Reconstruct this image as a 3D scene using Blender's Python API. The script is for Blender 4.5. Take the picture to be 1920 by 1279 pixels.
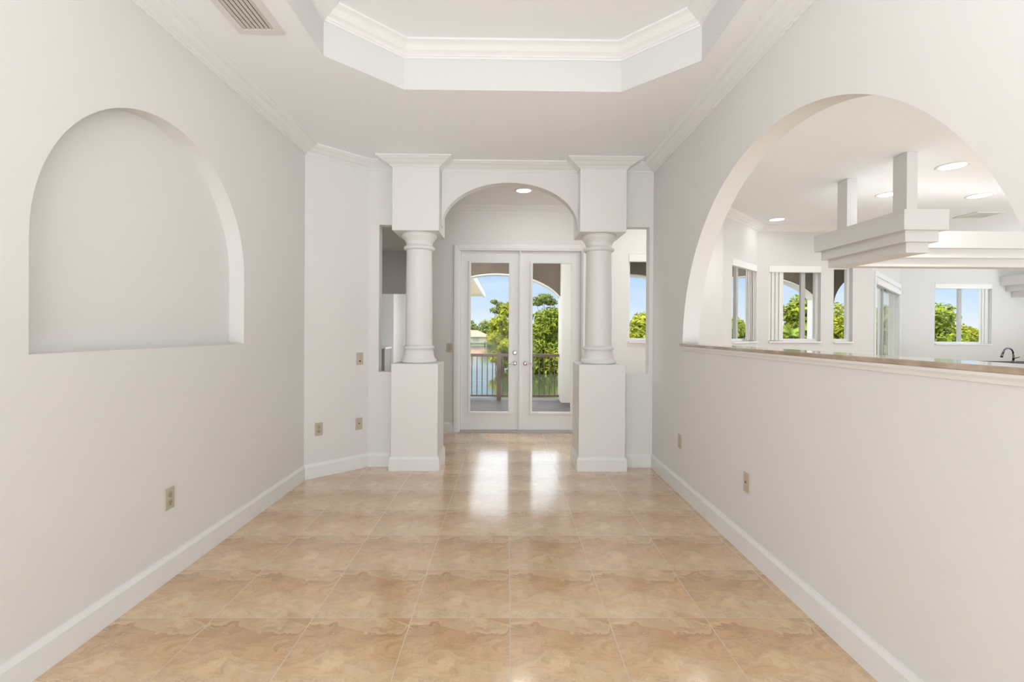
import bpy, bmesh, math, random
from mathutils import Vector, Matrix
import numpy as np
PI = math.pi
for o in list(bpy.data.objects):
    bpy.data.objects.remove(o)
scn = bpy.context.scene
col = scn.collection

# ------------------------------------------------------------------ camera
F_PX, YAW, PITCH, ROLL = 910.5, 0.0114, -0.0023, 0.0062
cam = bpy.data.cameras.new('camera')
cam.sensor_fit = 'HORIZONTAL'; cam.sensor_width = 36.0
cam.lens = F_PX / 1920 * 36.0
cam.shift_y = -15.8 / 1920
cam.clip_start = 0.05; cam.clip_end = 1000
cam_o = bpy.data.objects.new('camera', cam); col.objects.link(cam_o)
fwd = Vector((math.sin(YAW) * math.cos(PITCH), math.cos(YAW) * math.cos(PITCH), math.sin(PITCH)))
R0 = Vector((math.cos(YAW), -math.sin(YAW), 0)); U0 = R0.cross(fwd)
rt = R0 * math.cos(ROLL) + U0 * math.sin(ROLL)
up = -R0 * math.sin(ROLL) + U0 * math.cos(ROLL)
M4 = Matrix((rt, up, -fwd)).transposed().to_4x4(); M4.translation = (0, 0, 1.335)
cam_o.matrix_world = M4
scn.camera = cam_o

# ------------------------------------------------------------------ exposure, sky, sun, daylight, fill lights
scn.view_settings.view_transform = 'Standard'
scn.view_settings.look = 'None'
scn.view_settings.gamma = 1.0
scn.view_settings.use_curve_mapping = False
scn.view_settings.exposure = 0.09

w = bpy.data.worlds.new('sky'); scn.world = w; w.use_nodes = True
nt = w.node_tree; nt.nodes.clear()
wo = nt.nodes.new('ShaderNodeOutputWorld'); bg = nt.nodes.new('ShaderNodeBackground')
tc = nt.nodes.new('ShaderNodeTexCoord'); sx = nt.nodes.new('ShaderNodeSeparateXYZ')
rp = nt.nodes.new('ShaderNodeValToRGB')
nt.links.new(tc.outputs['Generated'], sx.inputs[0]); nt.links.new(sx.outputs['Z'], rp.inputs[0])
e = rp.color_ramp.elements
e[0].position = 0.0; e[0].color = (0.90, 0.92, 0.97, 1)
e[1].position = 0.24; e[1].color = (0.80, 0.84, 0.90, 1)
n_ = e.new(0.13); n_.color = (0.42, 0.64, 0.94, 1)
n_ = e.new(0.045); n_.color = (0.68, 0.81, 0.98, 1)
ns = nt.nodes.new('ShaderNodeTexNoise'); ns.inputs['Scale'].default_value = 4; ns.inputs['Detail'].default_value = 6
mp = nt.nodes.new('ShaderNodeMapping'); mp.inputs['Scale'].default_value = (1, 1, 3.5)
nt.links.new(tc.outputs['Generated'], mp.inputs[0]); nt.links.new(mp.outputs[0], ns.inputs['Vector'])
cr = nt.nodes.new('ShaderNodeValToRGB'); cr.color_ramp.elements[0].position = .48; cr.color_ramp.elements[1].position = .75
cr.color_ramp.elements[1].color = (.5, .5, .5, 1)
nt.links.new(ns.outputs['Fac'], cr.inputs[0])
mx = nt.nodes.new('ShaderNodeMix'); mx.data_type = 'RGBA'
nt.links.new(cr.outputs[0], mx.inputs[0]); nt.links.new(rp.outputs[0], mx.inputs[6]); mx.inputs[7].default_value = (.95, .97, 1, 1)
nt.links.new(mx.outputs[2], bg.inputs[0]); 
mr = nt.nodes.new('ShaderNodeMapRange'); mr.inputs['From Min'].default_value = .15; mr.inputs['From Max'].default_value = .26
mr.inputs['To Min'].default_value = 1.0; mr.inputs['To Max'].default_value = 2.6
nt.links.new(sx.outputs['Z'], mr.inputs['Value']); nt.links.new(mr.outputs[0], bg.inputs[1])   # strength raised above the view to whiten floor reflections and light the foyer
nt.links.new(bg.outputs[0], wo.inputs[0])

def add_light(name, kind, loc, direction, energy, color=(1, 1, 1), size=1.0, size_y=None, parent=None, disk=False):
    l = bpy.data.lights.new(name, kind); l.energy = energy; l.color = color
    if kind == 'AREA':
        l.size = size
        if disk: l.shape = 'DISK'
        elif size_y: l.shape = 'RECTANGLE'; l.size_y = size_y
    o = bpy.data.objects.new(name, l); col.objects.link(o)
    o.rotation_euler = Vector(direction).to_track_quat('-Z', 'Y').to_euler()
    if parent:
        o.parent = parent; o.location = Vector(loc) - parent.location
    else:
        o.location = loc
    return o

sun = add_light('sun', 'SUN', (-30, -30, 40), (0.5, 0.42, -0.75), 4.4, (1, .96, .88)); sun.data.angle = 0.01
WARM = (1.0, 0.985, 0.965)
# added fill standing in for daylight from an unseen opening behind the camera
add_light('rear_fill', 'AREA', (-0.18, -2.3, .75), (0, 1, 0.6), 97, (.92, .965, 1), 2.2, 1.3)
# added fill spot aimed up to brighten the ceiling and tray
fl_ = add_light('ceiling_fill', 'SPOT', (.03, -.12, 1.55), (0, .4, 1), 92, (.935, .97, 1))
fl_.data.spot_size = math.radians(165); fl_.data.spot_blend = 1.0; fl_.data.shadow_soft_size = .25
# two unseen fills added to lift the kitchen and its ceiling
add_light('kitchen_side_fill', 'AREA', (11.0, 5.0, 1.0), (-.4, 0.0, 1), 285, (.88, .945, 1), 6.0, 2.2)
add_light('kitchen_front_fill', 'AREA', (6.0, -0.3, .8), (0, .45, 1), 205, (.88, .945, 1), 6.0, 2.2)
# daylight in the room at the end of the hall
add_light('daylight_hall_room', 'AREA', (-1.42, 11.2, 1.4), (-1, 0.25, 0), 26, (.9, .96, 1), 1.6, 1.8)
# two unseen fills added to brighten the lanai piers and arches
add_light('lanai_fill', 'AREA', (-.94, 7.5, 2.84), (0.55, 0.7, -.7), 150, (1, .96, .9), .4, .8)
add_light('lanai_fill', 'AREA', (4.8, 8.7, 2.84), (0.15, 0.35, -1), 45, (1, .95, .88), 1.6, .6)
add_light('foyer_side_fill', 'AREA', (2.3, 5.55, 2.95), (-.35, 0.05, -1), 13, (1, .985, .965), .3, .3)  # unseen fill added to brighten the foyer and the pedestal side
add_light('hall_fill', 'AREA', (-2.4, 8.2, 2.95), (0, 0, -1), 5, (1, .95, .9), .4, .4)  # unseen fill added to lighten the dark hall

# ------------------------------------------------------------------ materials
def new_mat(name):
    m = bpy.data.materials.new(name); m.use_nodes = True
    t = m.node_tree; b = t.nodes['Principled BSDF']
    return m, t, b

def paint(name, c, rough=.55, bump=0.0, scale=60, var=0.0, spec=.35, metal=0.0, vscale=3.0):
    m, t, b = new_mat(name)
    b.inputs['Base Color'].default_value = (*c, 1)
    b.inputs['Roughness'].default_value = rough
    b.inputs['Specular IOR Level'].default_value = spec
    b.inputs['Metallic'].default_value = metal
    tc = t.nodes.new('ShaderNodeTexCoord')
    if bump > 0:
        n = t.nodes.new('ShaderNodeTexNoise'); n.inputs['Scale'].default_value = scale; n.inputs['Detail'].default_value = 4
        bp = t.nodes.new('ShaderNodeBump'); bp.inputs['Strength'].default_value = bump; bp.inputs['Distance'].default_value = .01
        t.links.new(tc.outputs['Object'], n.inputs['Vector']); t.links.new(n.outputs['Fac'], bp.inputs['Height'])
        t.links.new(bp.outputs[0], b.inputs['Normal'])
    if var > 0:
        n = t.nodes.new('ShaderNodeTexNoise'); n.inputs['Scale'].default_value = vscale; n.inputs['Detail'].default_value = 5
        t.links.new(tc.outputs['Object'], n.inputs['Vector'])
        r = t.nodes.new('ShaderNodeValToRGB')
        r.color_ramp.elements[0].position = .3; r.color_ramp.elements[1].position = .7
        r.color_ramp.elements[0].color = (*[x * (1 - var) for x in c], 1)
        r.color_ramp.elements[1].color = (*[min(1, x * (1 + var)) for x in c], 1)
        t.links.new(n.outputs['Fac'], r.inputs[0]); t.links.new(r.outputs[0], b.inputs['Base Color'])
    return m

def emit(name, c, s):
    m, t, b = new_mat(name)
    b.inputs['Base Color'].default_value = (*c, 1)
    b.inputs['Emission Color'].default_value = (*c, 1); b.inputs['Emission Strength'].default_value = s
    return m

def glass_mat(name):
    m, t, b = new_mat(name); t.nodes.remove(b)
    out = t.nodes['Material Output']
    tr = t.nodes.new('ShaderNodeBsdfTransparent'); gl = t.nodes.new('ShaderNodeBsdfGlossy'); gl.inputs['Roughness'].default_value = .02
    tr.inputs[0].default_value = (.97, .985, .975, 1)
    fr = t.nodes.new('ShaderNodeFresnel'); fr.inputs[0].default_value = 1.15
    mx = t.nodes.new('ShaderNodeMixShader')
    ge = t.nodes.new('ShaderNodeNewGeometry'); ml = t.nodes.new('ShaderNodeMath'); ml.operation = 'MULTIPLY_ADD'
    t.links.new(ge.outputs['Backfacing'], ml.inputs[0]); ml.inputs[1].default_value = -1; ml.inputs[2].default_value = 1
    m2 = t.nodes.new('ShaderNodeMath'); m2.operation = 'MULTIPLY'; t.links.new(ml.outputs[0], m2.inputs[0]); t.links.new(fr.outputs[0], m2.inputs[1])
    t.links.new(m2.outputs[0], mx.inputs[0]); t.links.new(tr.outputs[0], mx.inputs[1]); t.links.new(gl.outputs[0], mx.inputs[2])
    t.links.new(mx.outputs[0], out.inputs[0])
    return m

def leaf_mat(name, dark, light, scale=1.2):
    m, t, b = new_mat(name)
    tc = t.nodes.new('ShaderNodeTexCoord')
    n = t.nodes.new('ShaderNodeTexNoise'); n.inputs['Scale'].default_value = scale; n.inputs['Detail'].default_value = 8; n.inputs['Roughness'].default_value = .75
    r = t.nodes.new('ShaderNodeValToRGB'); r.color_ramp.elements[0].position = .35; r.color_ramp.elements[1].position = .66
    r.color_ramp.elements[0].color = (*dark, 1); r.color_ramp.elements[1].color = (*light, 1)
    t.links.new(tc.outputs['Object'], n.inputs['Vector']); t.links.new(n.outputs['Fac'], r.inputs[0])
    t.links.new(r.outputs[0], b.inputs['Base Color'])
    b.inputs['Roughness'].default_value = .5; b.inputs['Specular IOR Level'].default_value = .3
    tl = t.nodes.new('ShaderNodeBsdfTranslucent'); t.links.new(r.outputs[0], tl.inputs[0])
    mx = t.nodes.new('ShaderNodeMixShader'); mx.inputs[0].default_value = .3
    t.links.new(b.outputs[0], mx.inputs[1]); t.links.new(tl.outputs[0], mx.inputs[2])
    t.links.new(mx.outputs[0], t.nodes['Material Output'].inputs[0])
    return m

TILE, TX0, TY0 = .457, .0246, 2.2604
def floor_mat():
    m, t, b = new_mat('travertine_look_tile')
    L = t.links
    def math_(op, a, bb=None):
        n = t.nodes.new('ShaderNodeMath'); n.operation = op
        for i, v in enumerate((a, bb)):
            if v is None: continue
            if isinstance(v, (int, float)): n.inputs[i].default_value = v
            else: L.new(v, n.inputs[i])
        return n.outputs[0]
    def comb(x, y, z):
        n = t.nodes.new('ShaderNodeCombineXYZ')
        for i, v in enumerate((x, y, z)):
            if isinstance(v, (int, float)): n.inputs[i].default_value = v
            else: L.new(v, n.inputs[i])
        return n.outputs[0]
    def noise(vec, scale, detail, rough=.5, dist=0):
        n = t.nodes.new('ShaderNodeTexNoise'); n.inputs['Scale'].default_value = scale; n.inputs['Detail'].default_value = detail
        n.inputs['Roughness'].default_value = rough; n.inputs['Distortion'].default_value = dist
        L.new(vec, n.inputs['Vector']); return n.outputs['Fac']
    def mix(fac, a, bb, mode='MIX'):
        n = t.nodes.new('ShaderNodeMix'); n.data_type = 'RGBA'; n.blend_type = mode
        for i, v in ((0, fac), (6, a), (7, bb)):
            if isinstance(v, (int, float)): n.inputs[i].default_value = v
            elif isinstance(v, tuple): n.inputs[i].default_value = v
            else: L.new(v, n.inputs[i])
        return n.outputs[2]
    tc = t.nodes.new('ShaderNodeTexCoord'); s = t.nodes.new('ShaderNodeSeparateXYZ'); L.new(tc.outputs['Object'], s.inputs[0])
    gx = math_('DIVIDE', math_('SUBTRACT', s.outputs[0], TX0), TILE)
    gy = math_('DIVIDE', math_('SUBTRACT', s.outputs[1], TY0), TILE)
    u = math_('FRACT', gx); v = math_('FRACT', gy)
    wn = t.nodes.new('ShaderNodeTexWhiteNoise'); wn.noise_dimensions = '2D'
    L.new(comb(math_('FLOOR', gx), math_('FLOOR', gy), 0), wn.inputs['Vector'])
    rnd = wn.outputs['Value']
    seed = math_('MULTIPLY', rnd, .10)
    def ramp(fac, stops):
        r = t.nodes.new('ShaderNodeValToRGB'); L.new(fac, r.inputs[0]); el = r.color_ramp.elements
        el[0].position = stops[0][0]; el[0].color = (*stops[0][1], 1); el[1].position = stops[-1][0]; el[1].color = (*stops[-1][1], 1)
        for p, c in stops[1:-1]:
            q = el.new(p); q.color = (*c, 1)
        return r.outputs[0]
    # the printed vein pattern repeats on every tile: pale near edge, tan middle, brown torn ridge
    n0 = noise(comb(math_('MULTIPLY', u, 1.25), math_('MULTIPLY', v, 1.9), seed), 1.9, 9, .58, .7)
    wv = math_('ADD', v, math_('MULTIPLY', math_('SUBTRACT', n0, .5), .95))
    h = math_('ADD', math_('ADD', math_('MULTIPLY', v, .8), .08), math_('MULTIPLY', math_('SUBTRACT', n0, .5), 1.25))
    c = ramp(h, [(.0, (.60, .475, .325)), (.20, (.62, .485, .32)), (.36, (.56, .405, .25)), (.58, (.525, .355, .205)), (.70, (.485, .32, .18)),
                 (.755, (.40, .255, .14)), (.775, (.58, .43, .27)), (.86, (.54, .385, .23)), (1.0, (.60, .46, .30))])
    n1 = noise(comb(math_('MULTIPLY', u, .62), math_('MULTIPLY', wv, 3.0), math_('ADD', seed, 5.7)), 1.7, 9, .62, .35)
    def gray(x): return (x, x * .985, x * .96)
    ridge = ramp(n1, [(.30, gray(1.04)), (.44, gray(1.0)), (.52, gray(.83)), (.532, gray(1.07)), (.58, gray(1.0)), (.64, gray(.78)), (.652, gray(1.05)), (.80, gray(1.0))])
    c = mix(1.0, c, ridge, 'MULTIPLY')
    # fine streaks running across each tile
    vec2 = comb(math_('MULTIPLY', u, 2.2), math_('MULTIPLY', wv, 9.0), math_('MULTIPLY', rnd, .2))
    n2 = noise(vec2, 1.6, 8, .65, .5)
    r2 = t.nodes.new('ShaderNodeValToRGB'); L.new(n2, r2.inputs[0])
    r2.color_ramp.elements[0].position = .32; r2.color_ramp.elements[0].color = (.82, .78, .74, 1)
    r2.color_ramp.elements[1].position = .60; r2.color_ramp.elements[1].color = (1.05, 1.04, 1.02, 1)
    c = mix(.8, c, r2.outputs[0], 'MULTIPLY')
    # tile to tile tone
    tone = math_('ADD', 1.16, math_('MULTIPLY', rnd, .09))
    cb = t.nodes.new('ShaderNodeCombineColor')
    for i, k in enumerate((1.0, .945, .87)): L.new(math_('MULTIPLY', tone, k), cb.inputs[i])
    c = mix(1.0, c, cb.outputs[0], 'MULTIPLY')
    # grout
    gu = math_('LESS_THAN', math_('SUBTRACT', .5, math_('ABSOLUTE', math_('SUBTRACT', u, .5))), .0052)
    gv = math_('LESS_THAN', math_('SUBTRACT', .5, math_('ABSOLUTE', math_('SUBTRACT', v, .5))), .004)
    g = math_('MAXIMUM', gu, math_('MULTIPLY', gv, .55))
    c = mix(g, c, (.66, .53, .385, 1))
    L.new(c, b.inputs['Base Color'])
    L.new(math_('ADD', .23, math_('MULTIPLY', g, .3)), b.inputs['Roughness'])
    b.inputs['Specular IOR Level'].default_value = .55
    b.inputs['Coat Weight'].default_value = 1.0; b.inputs['Coat Roughness'].default_value = .13; b.inputs['Coat IOR'].default_value = 1.65
    bp = t.nodes.new('ShaderNodeBump'); bp.inputs['Strength'].default_value = .12; bp.inputs['Distance'].default_value = .004
    hh = math_('SUBTRACT', math_('MULTIPLY', n2, .5), math_('MULTIPLY', g, 1.0))
    L.new(hh, bp.inputs['Height']); L.new(bp.outputs[0], b.inputs['Normal'])
    return m

def water_mat():
    m, t, b = new_mat('lake_water')
    b.inputs['Base Color'].default_value = (.07, .085, .05, 1)
    b.inputs['Roughness'].default_value = .06; b.inputs['IOR'].default_value = 1.33; b.inputs['Specular IOR Level'].default_value = .9
    tc = t.nodes.new('ShaderNodeTexCoord'); mp = t.nodes.new('ShaderNodeMapping'); mp.inputs['Scale'].default_value = (.5, .25, 1)
    n = t.nodes.new('ShaderNodeTexNoise'); n.inputs['Scale'].default_value = 2.5; n.inputs['Detail'].default_value = 4
    bp = t.nodes.new('ShaderNodeBump'); bp.inputs['Strength'].default_value = .12; bp.inputs['Distance'].default_value = .15
    t.links.new(tc.outputs['Object'], mp.inputs[0]); t.links.new(mp.outputs[0], n.inputs['Vector'])
    t.links.new(n.outputs['Fac'], bp.inputs['Height']); t.links.new(bp.outputs[0], b.inputs['Normal'])
    return m

def stone_mat():
    m, t, b = new_mat('ledge_stone')
    tc = t.nodes.new('ShaderNodeTexCoord')
    n = t.nodes.new('ShaderNodeTexNoise'); n.inputs['Scale'].default_value = 9; n.inputs['Detail'].default_value = 8
    r = t.nodes.new('ShaderNodeValToRGB'); r.color_ramp.elements[0].position = .35; r.color_ramp.elements[1].position = .68
    r.color_ramp.elements[0].color = (.36, .27, .19, 1); r.color_ramp.elements[1].color = (.55, .45, .35, 1)
    t.links.new(tc.outputs['Object'], n.inputs['Vector']); t.links.new(n.outputs['Fac'], r.inputs[0]); t.links.new(r.outputs[0], b.inputs['Base Color'])
    b.inputs['Roughness'].default_value = .12; b.inputs['Coat Weight'].default_value = .4; b.inputs['Coat Roughness'].default_value = .05
    return m

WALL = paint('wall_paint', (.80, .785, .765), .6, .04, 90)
WALL_TONED = paint('wall_paint_toned', (.71, .705, .69), .6, .04, 90)  # same wall paint, darkened to offset the strong kitchen light
CEIL = paint('ceiling_paint', (.92, .925, .93), .7, .03, 60)
KCEIL = paint('textured_ceiling_paint', (.90, .915, .93), .7, .35, 38)
CEIL_TONED = paint('ceiling_paint_toned', (.73, .725, .715), .6, .03, 70)  # ceiling white, toned down to offset the strong light on the tray risers
TRIM = paint('trim_paint', (.86, .855, .84), .35, 0)
COLM = paint('column_paint', (.84, .825, .805), .4, .02, 70)
DOORP = paint('door_paint', (.83, .83, .815), .32, 0)
FLOOR = floor_mat()
STONE = stone_mat()
PLATE = paint('almond_plastic', (.56, .50, .39), .4)
PLATED = paint('almond_plastic_face', (.47, .41, .31), .4)
DARK = paint('dark_slot', (.05, .045, .04), .6)
CHROME = paint('brushed_nickel', (.62, .61, .59), .25, metal=1.0)
STEEL = paint('faucet_metal', (.20, .21, .22), .22, metal=.9)
GLASS = glass_mat('window_glass')
VINYL = paint('white_vinyl_frame', (.80, .81, .81), .4)
GREYV = paint('grey_window_metal', (.50, .50, .49), .45)
BLIND = paint('blind_vane', (.80, .79, .76), .5)
LENS = emit('lamp_lens', (1, .97, .93), 3.5)
VENTM = paint('vent_metal', (.60, .56, .51), .5)
VENTF = paint('vent_flange_paint', (.76, .74, .71), .5)
GRAN = paint('dark_granite', (.03, .03, .025), .5, var=.5, vscale=40, spec=.08)
CABW = paint('cabinet_paint', (.76, .75, .73), .4)
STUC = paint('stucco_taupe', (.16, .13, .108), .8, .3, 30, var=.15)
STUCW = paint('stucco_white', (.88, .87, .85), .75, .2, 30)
BOUNCE = paint('bounce_slab_surface', (.62, .59, .54), .8, .1, 20, var=.06)
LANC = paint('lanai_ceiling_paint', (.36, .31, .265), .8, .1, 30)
DECK = paint('deck_tile', (.125, .10, .10), .5, .1, 20, var=.2)
BRONZE = paint('bronze_aluminium', (.17, .125, .095), .45)
SOFF = paint('eave_soffit', (.92, .79, .63), .7)
FASC = paint('fascia_white', (.85, .86, .86), .5)
ROOFT = paint('clay_roof_tile', (.50, .27, .195), .8, .4, 8, var=.2)
CREAM = paint('cream_stucco', (.75, .68, .56), .8)
DOCKM = paint('dock_wood', (.12, .10, .085), .8)
WATER = water_mat()
GRASS = paint('grass_ground', (.16, .22, .05), .9, .5, 3, var=.4)
BARK = paint('bark', (.16, .12, .085), .9, .5, 6, var=.3)
LEAF_A = leaf_mat('leaf_bright', (.13, .18, .015), (.64, .62, .06))  # random leaf tone, spread widened to paint in sunlit highlights and shadows
LEAF_B = leaf_mat('leaf_mid', (.05, .085, .012), (.46, .52, .05))  # dark and light ends also carry painted shade and highlight
LEAF_C = leaf_mat('leaf_dull', (.10, .14, .03), (.36, .40, .12), .5)
LEAF_P = leaf_mat('palm_leaf', (.16, .24, .03), (.42, .52, .08))

# ------------------------------------------------------------------ helpers
class MB:
    def __init__(self): self.v = []; self.f = []; self.sm = []
    def add(self, vs, fs, smooth=False):
        b = len(self.v); self.v += [tuple(p) for p in vs]
        for f in fs: self.f.append([b + i for i in f]); self.sm.append(smooth)
    def box(self, x0, x1, y0, y1, z0, z1):
        self.add([(x0, y0, z0), (x1, y0, z0), (x1, y1, z0), (x0, y1, z0), (x0, y0, z1), (x1, y0, z1), (x1, y1, z1), (x0, y1, z1)],
                 [(3, 2, 1, 0), (4, 5, 6, 7), (0, 1, 5, 4), (1, 2, 6, 5), (2, 3, 7, 6), (3, 0, 4, 7)])
        return self
    def hexa(self, pts):
        self.add(pts, [(3, 2, 1, 0), (4, 5, 6, 7), (0, 1, 5, 4), (1, 2, 6, 5), (2, 3, 7, 6), (3, 0, 4, 7)]); return self
    def tube(self, pts, r, n=12, cap=True):
        pts = [Vector(p) for p in pts]; rings = []
        rs = r if isinstance(r, (list, tuple)) else [r] * len(pts)
        ref = None
        for i, p in enumerate(pts):
            d = (pts[min(i + 1, len(pts) - 1)] - pts[max(i - 1, 0)]).normalized()
            if ref is None: ref = Vector((0, 0, 1)) if abs(d.z) < .9 else Vector((1, 0, 0))
            a = d.cross(ref).normalized(); b = d.cross(a).normalized(); ref = a.cross(d).normalized() if abs(a.cross(d).dot(ref)) > .1 else ref
            rings.append([p + (a * math.cos(2 * PI * k / n) + b * math.sin(2 * PI * k / n)) * rs[i] for k in range(n)])
        vs = [q for rg in rings for q in rg]; fs = []
        for i in range(len(pts) - 1):
            for k in range(n):
                fs.append((i * n + k, i * n + (k + 1) % n, (i + 1) * n + (k + 1) % n, (i + 1) * n + k))
        self.add(vs, fs, True)
        if cap:
            self.add(rings[0], [tuple(range(n))]); self.add(rings[-1], [tuple(range(n))[::-1]])
        return self
    def lathe(self, prof, c=(0, 0, 0), n=48, axis='z', smooth=True, caps=True):
        vs = []; fs = []
        for (r, h) in prof:
            for k in range(n):
                a = 2 * PI * k / n; x, y = r * math.cos(a), r * math.sin(a)
                p = (x, y, h) if axis == 'z' else ((x, h, y) if axis == 'y' else (h, x, y))
                vs.append((p[0] + c[0], p[1] + c[1], p[2] + c[2]))
        for i in range(len(prof) - 1):
            for k in range(n):
                fs.append((i * n + k, i * n + (k + 1) % n, (i + 1) * n + (k + 1) % n, (i + 1) * n + k))
        self.add(vs, fs, smooth)
        if caps:
            self.add(vs[:n], [tuple(range(n))[::-1]]); self.add(vs[-n:], [tuple(range(n))])
        return self
    def sweep(self, path, prof, closed=False):
        """profile [(offset to the right of the travel direction, z)] mitred along a 2D path"""
        P = [Vector(p) for p in path]; n = len(P); m = len(prof); vs = []
        for i, p in enumerate(P):
            d0 = (P[i] - P[i - 1]).normalized() if (i > 0 or closed) else None
            d1 = (P[(i + 1) % n] - P[i]).normalized() if (i < n - 1 or closed) else None
            if d0 is None: d0 = d1
            if d1 is None: d1 = d0
            n0 = Vector((d0.y, -d0.x)); n1 = Vector((d1.y, -d1.x))
            mm = n0 + n1; mm = mm / mm.dot(n0) if mm.length > 1e-6 else n0
            for (o, z) in prof: vs.append((p.x + mm.x * o, p.y + mm.y * o, z))
        fs = []
        for i in range(n if closed else n - 1):
            j = (i + 1) % n
            for k in range(m):
                k2 = (k + 1) % m
                fs.append((i * m + k, i * m + k2, j * m + k2, j * m + k))
        if not closed:
            fs.append(tuple(range(m))[::-1]); fs.append(tuple((n - 1) * m + k for k in range(m)))
        self.add(vs, fs); return self
    def slab2d(self, outline, holes, to3, t0, t1):
        """polygon with holes in 2D, extruded between t0 and t1 via to3(u, v, t)"""
        bm = bmesh.new(); loops = [outline] + list(holes)
        edges = []; ids = {}
        for lp in loops:
            vv = [bm.verts.new((a, b, 0)) for a, b in lp]
            edges += [bm.edges.new((vv[i], vv[(i + 1) % len(vv)])) for i in range(len(vv))]
        bmesh.ops.triangle_fill(bm, use_beauty=True, use_dissolve=False, edges=edges)
        bm.verts.index_update()
        flat = [(v.co.x, v.co.y) for v in bm.verts]; tri = [[v.index for v in f.verts] for f in bm.faces]
        bm.free()
        self.add([to3(a, b, t0) for a, b in flat], tri)
        self.add([to3(a, b, t1) for a, b in flat], [f[::-1] for f in tri])
        for lp in loops:
            k = len(lp)
            self.add([to3(a, b, t0) for a, b in lp] + [to3(a, b, t1) for a, b in lp],
                     [(i, (i + 1) % k, k + (i + 1) % k, k + i) for i in range(k)])
        return self
    def build(self, name, mat, parent=None, bevel=0, local=False, smooth_angle=None):
        me = bpy.data.meshes.new(name)
        off = Vector((0, 0, 0)) if (parent is None or local) else world_loc(parent)
        me.from_pydata([tuple(Vector(p) - off) for p in self.v], [], self.f)
        me.polygons.foreach_set('use_smooth', self.sm)
        bm = bmesh.new(); bm.from_mesh(me)
        bmesh.ops.remove_doubles(bm, verts=bm.verts, dist=1e-5)
        bmesh.ops.recalc_face_normals(bm, faces=bm.faces)
        bm.to_mesh(me); bm.free()
        me.materials.append(mat)
        o = bpy.data.objects.new(name, me); col.objects.link(o)
        if parent: o.parent = parent
        if bevel:
            bv = o.modifiers.new('bevel', 'BEVEL'); bv.width = bevel; bv.segments = 2; bv.limit_method = 'ANGLE'; bv.angle_limit = .6
        return o

def world_loc(o):
    p = Vector((0, 0, 0))
    while o: p += Vector(o.location); o = o.parent
    return p

def thing(name, label, cat, loc=(0, 0, 0), rotz=0, group=None):
    o = bpy.data.objects.new(name, None); col.objects.link(o); o.empty_display_size = .1
    o.location = loc; o.rotation_euler = (0, 0, rotz); tag(o, label, cat, group); return o

def tag(o, label, cat, group=None):
    o['label'] = label; o['category'] = cat
    if group: o['group'] = group
    return o

def struct(o):
    o['kind'] = 'structure'; return o

def struct_empty(name, loc, rotz=0):
    o = bpy.data.objects.new(name, None); col.objects.link(o); o.location = loc; o.rotation_euler = (0, 0, rotz); o.empty_display_size = .1
    return struct(o)

def copy_tree(o, parent=None):
    c = o.copy(); col.objects.link(c)
    if parent: c.parent = parent
    for ch in list(o.children): copy_tree(ch, c)
    return c

def arch_pts(c, zs, a, b, n=48, down=None):
    """closed outline of an arched opening, (u, z); 'down' is the sill height below the spring line"""
    pts = [(c + a * math.cos(PI * k / n), zs + b * math.sin(PI * k / n)) for k in range(n + 1)]
    if down is not None and down < zs - 1e-6: pts += [(c - a, down), (c + a, down)]
    return pts

def rect(u0, u1, z0, z1): return [(u0, z0), (u1, z0), (u1, z1), (u0, z1)]

def wall(name, A, B, z0, z1, holes, t, mat=None, extra=None, outline=None):
    """wall whose room face runs A to B; the room lies to the right of A->B, thickness goes left"""
    A = Vector(A); B = Vector(B); d = (B - A); ln = d.length; d.normalize(); nl = Vector((-d.y, d.x))
    mb = MB()
    to3 = lambda u, z, s: (A.x + d.x * u + nl.x * s, A.y + d.y * u + nl.y * s, z)
    mb.slab2d(outline or rect(0, ln, z0, z1), holes, to3, 0, t)
    if extra: extra(mb, to3)
    return struct(mb.build(name, mat or WALL))

# ------------------------------------------------------------------ key dimensions (metres)
XL, XR, YM, ZC = -1.80, 1.448, 4.79, 2.98
YF = 6.43          # wall with the french doors
YN = 7.42          # nook wall
YK = 9.88          # far family-room wall
YR = -2.4          # rear of this room
XE = 11.2
C1, C2 = (XL, 4.345), (-1.355, YM)
KB = 2.873

# ------------------------------------------------------------------ floor, ceilings
fl = MB(); flp = [(-4.2, YR), (XE, YR), (XE, 9.98), (8.17, 9.98), (5.66, 7.52), (3.83, 7.52), (2.84, 6.53), (-1.25, 6.53), (-1.25, 13.0), (-4.2, 13.0)]
fl.slab2d(flp, [], lambda a, b, t: (a, b, t), 0, -.12)
struct(fl.build('floor', FLOOR))

TRX0, TRX1, TRY0, TRY1, CH = -1.106, 1.170, -1.5, 3.321, .396
octo = [(TRX0 + CH, TRY1), (TRX1 - CH, TRY1), (TRX1, TRY1 - CH), (TRX1, TRY0 + CH), (TRX1 - CH, TRY0), (TRX0 + CH, TRY0), (TRX0, TRY0 + CH), (TRX0, TRY1 - CH)]
ZT = 3.275
cb = MB()
cb.slab2d([(-2.0, YR), (1.58, YR), (1.58, 4.9), (-2.0, 4.9)], [[(x + (.0015 if x > .03 else -.0015), y + (.0015 if y > 1 else -.0015)) for x, y in octo]], lambda a, b, t: (a, b, t), ZC, ZT + .05)
cb.slab2d([(TRX0 - .1, TRY0 - .1), (TRX1 + .1, TRY0 - .1), (TRX1 + .1, TRY1 + .1), (TRX0 - .1, TRY1 + .1)], [], lambda a, b, t: (a, b, t), ZT, ZT + .1)
struct(cb.build('ceiling', CEIL))
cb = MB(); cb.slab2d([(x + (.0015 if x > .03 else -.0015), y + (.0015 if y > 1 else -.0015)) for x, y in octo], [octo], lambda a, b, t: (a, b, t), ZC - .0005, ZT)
struct(cb.build('trim_8', CEIL_TONED))
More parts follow.
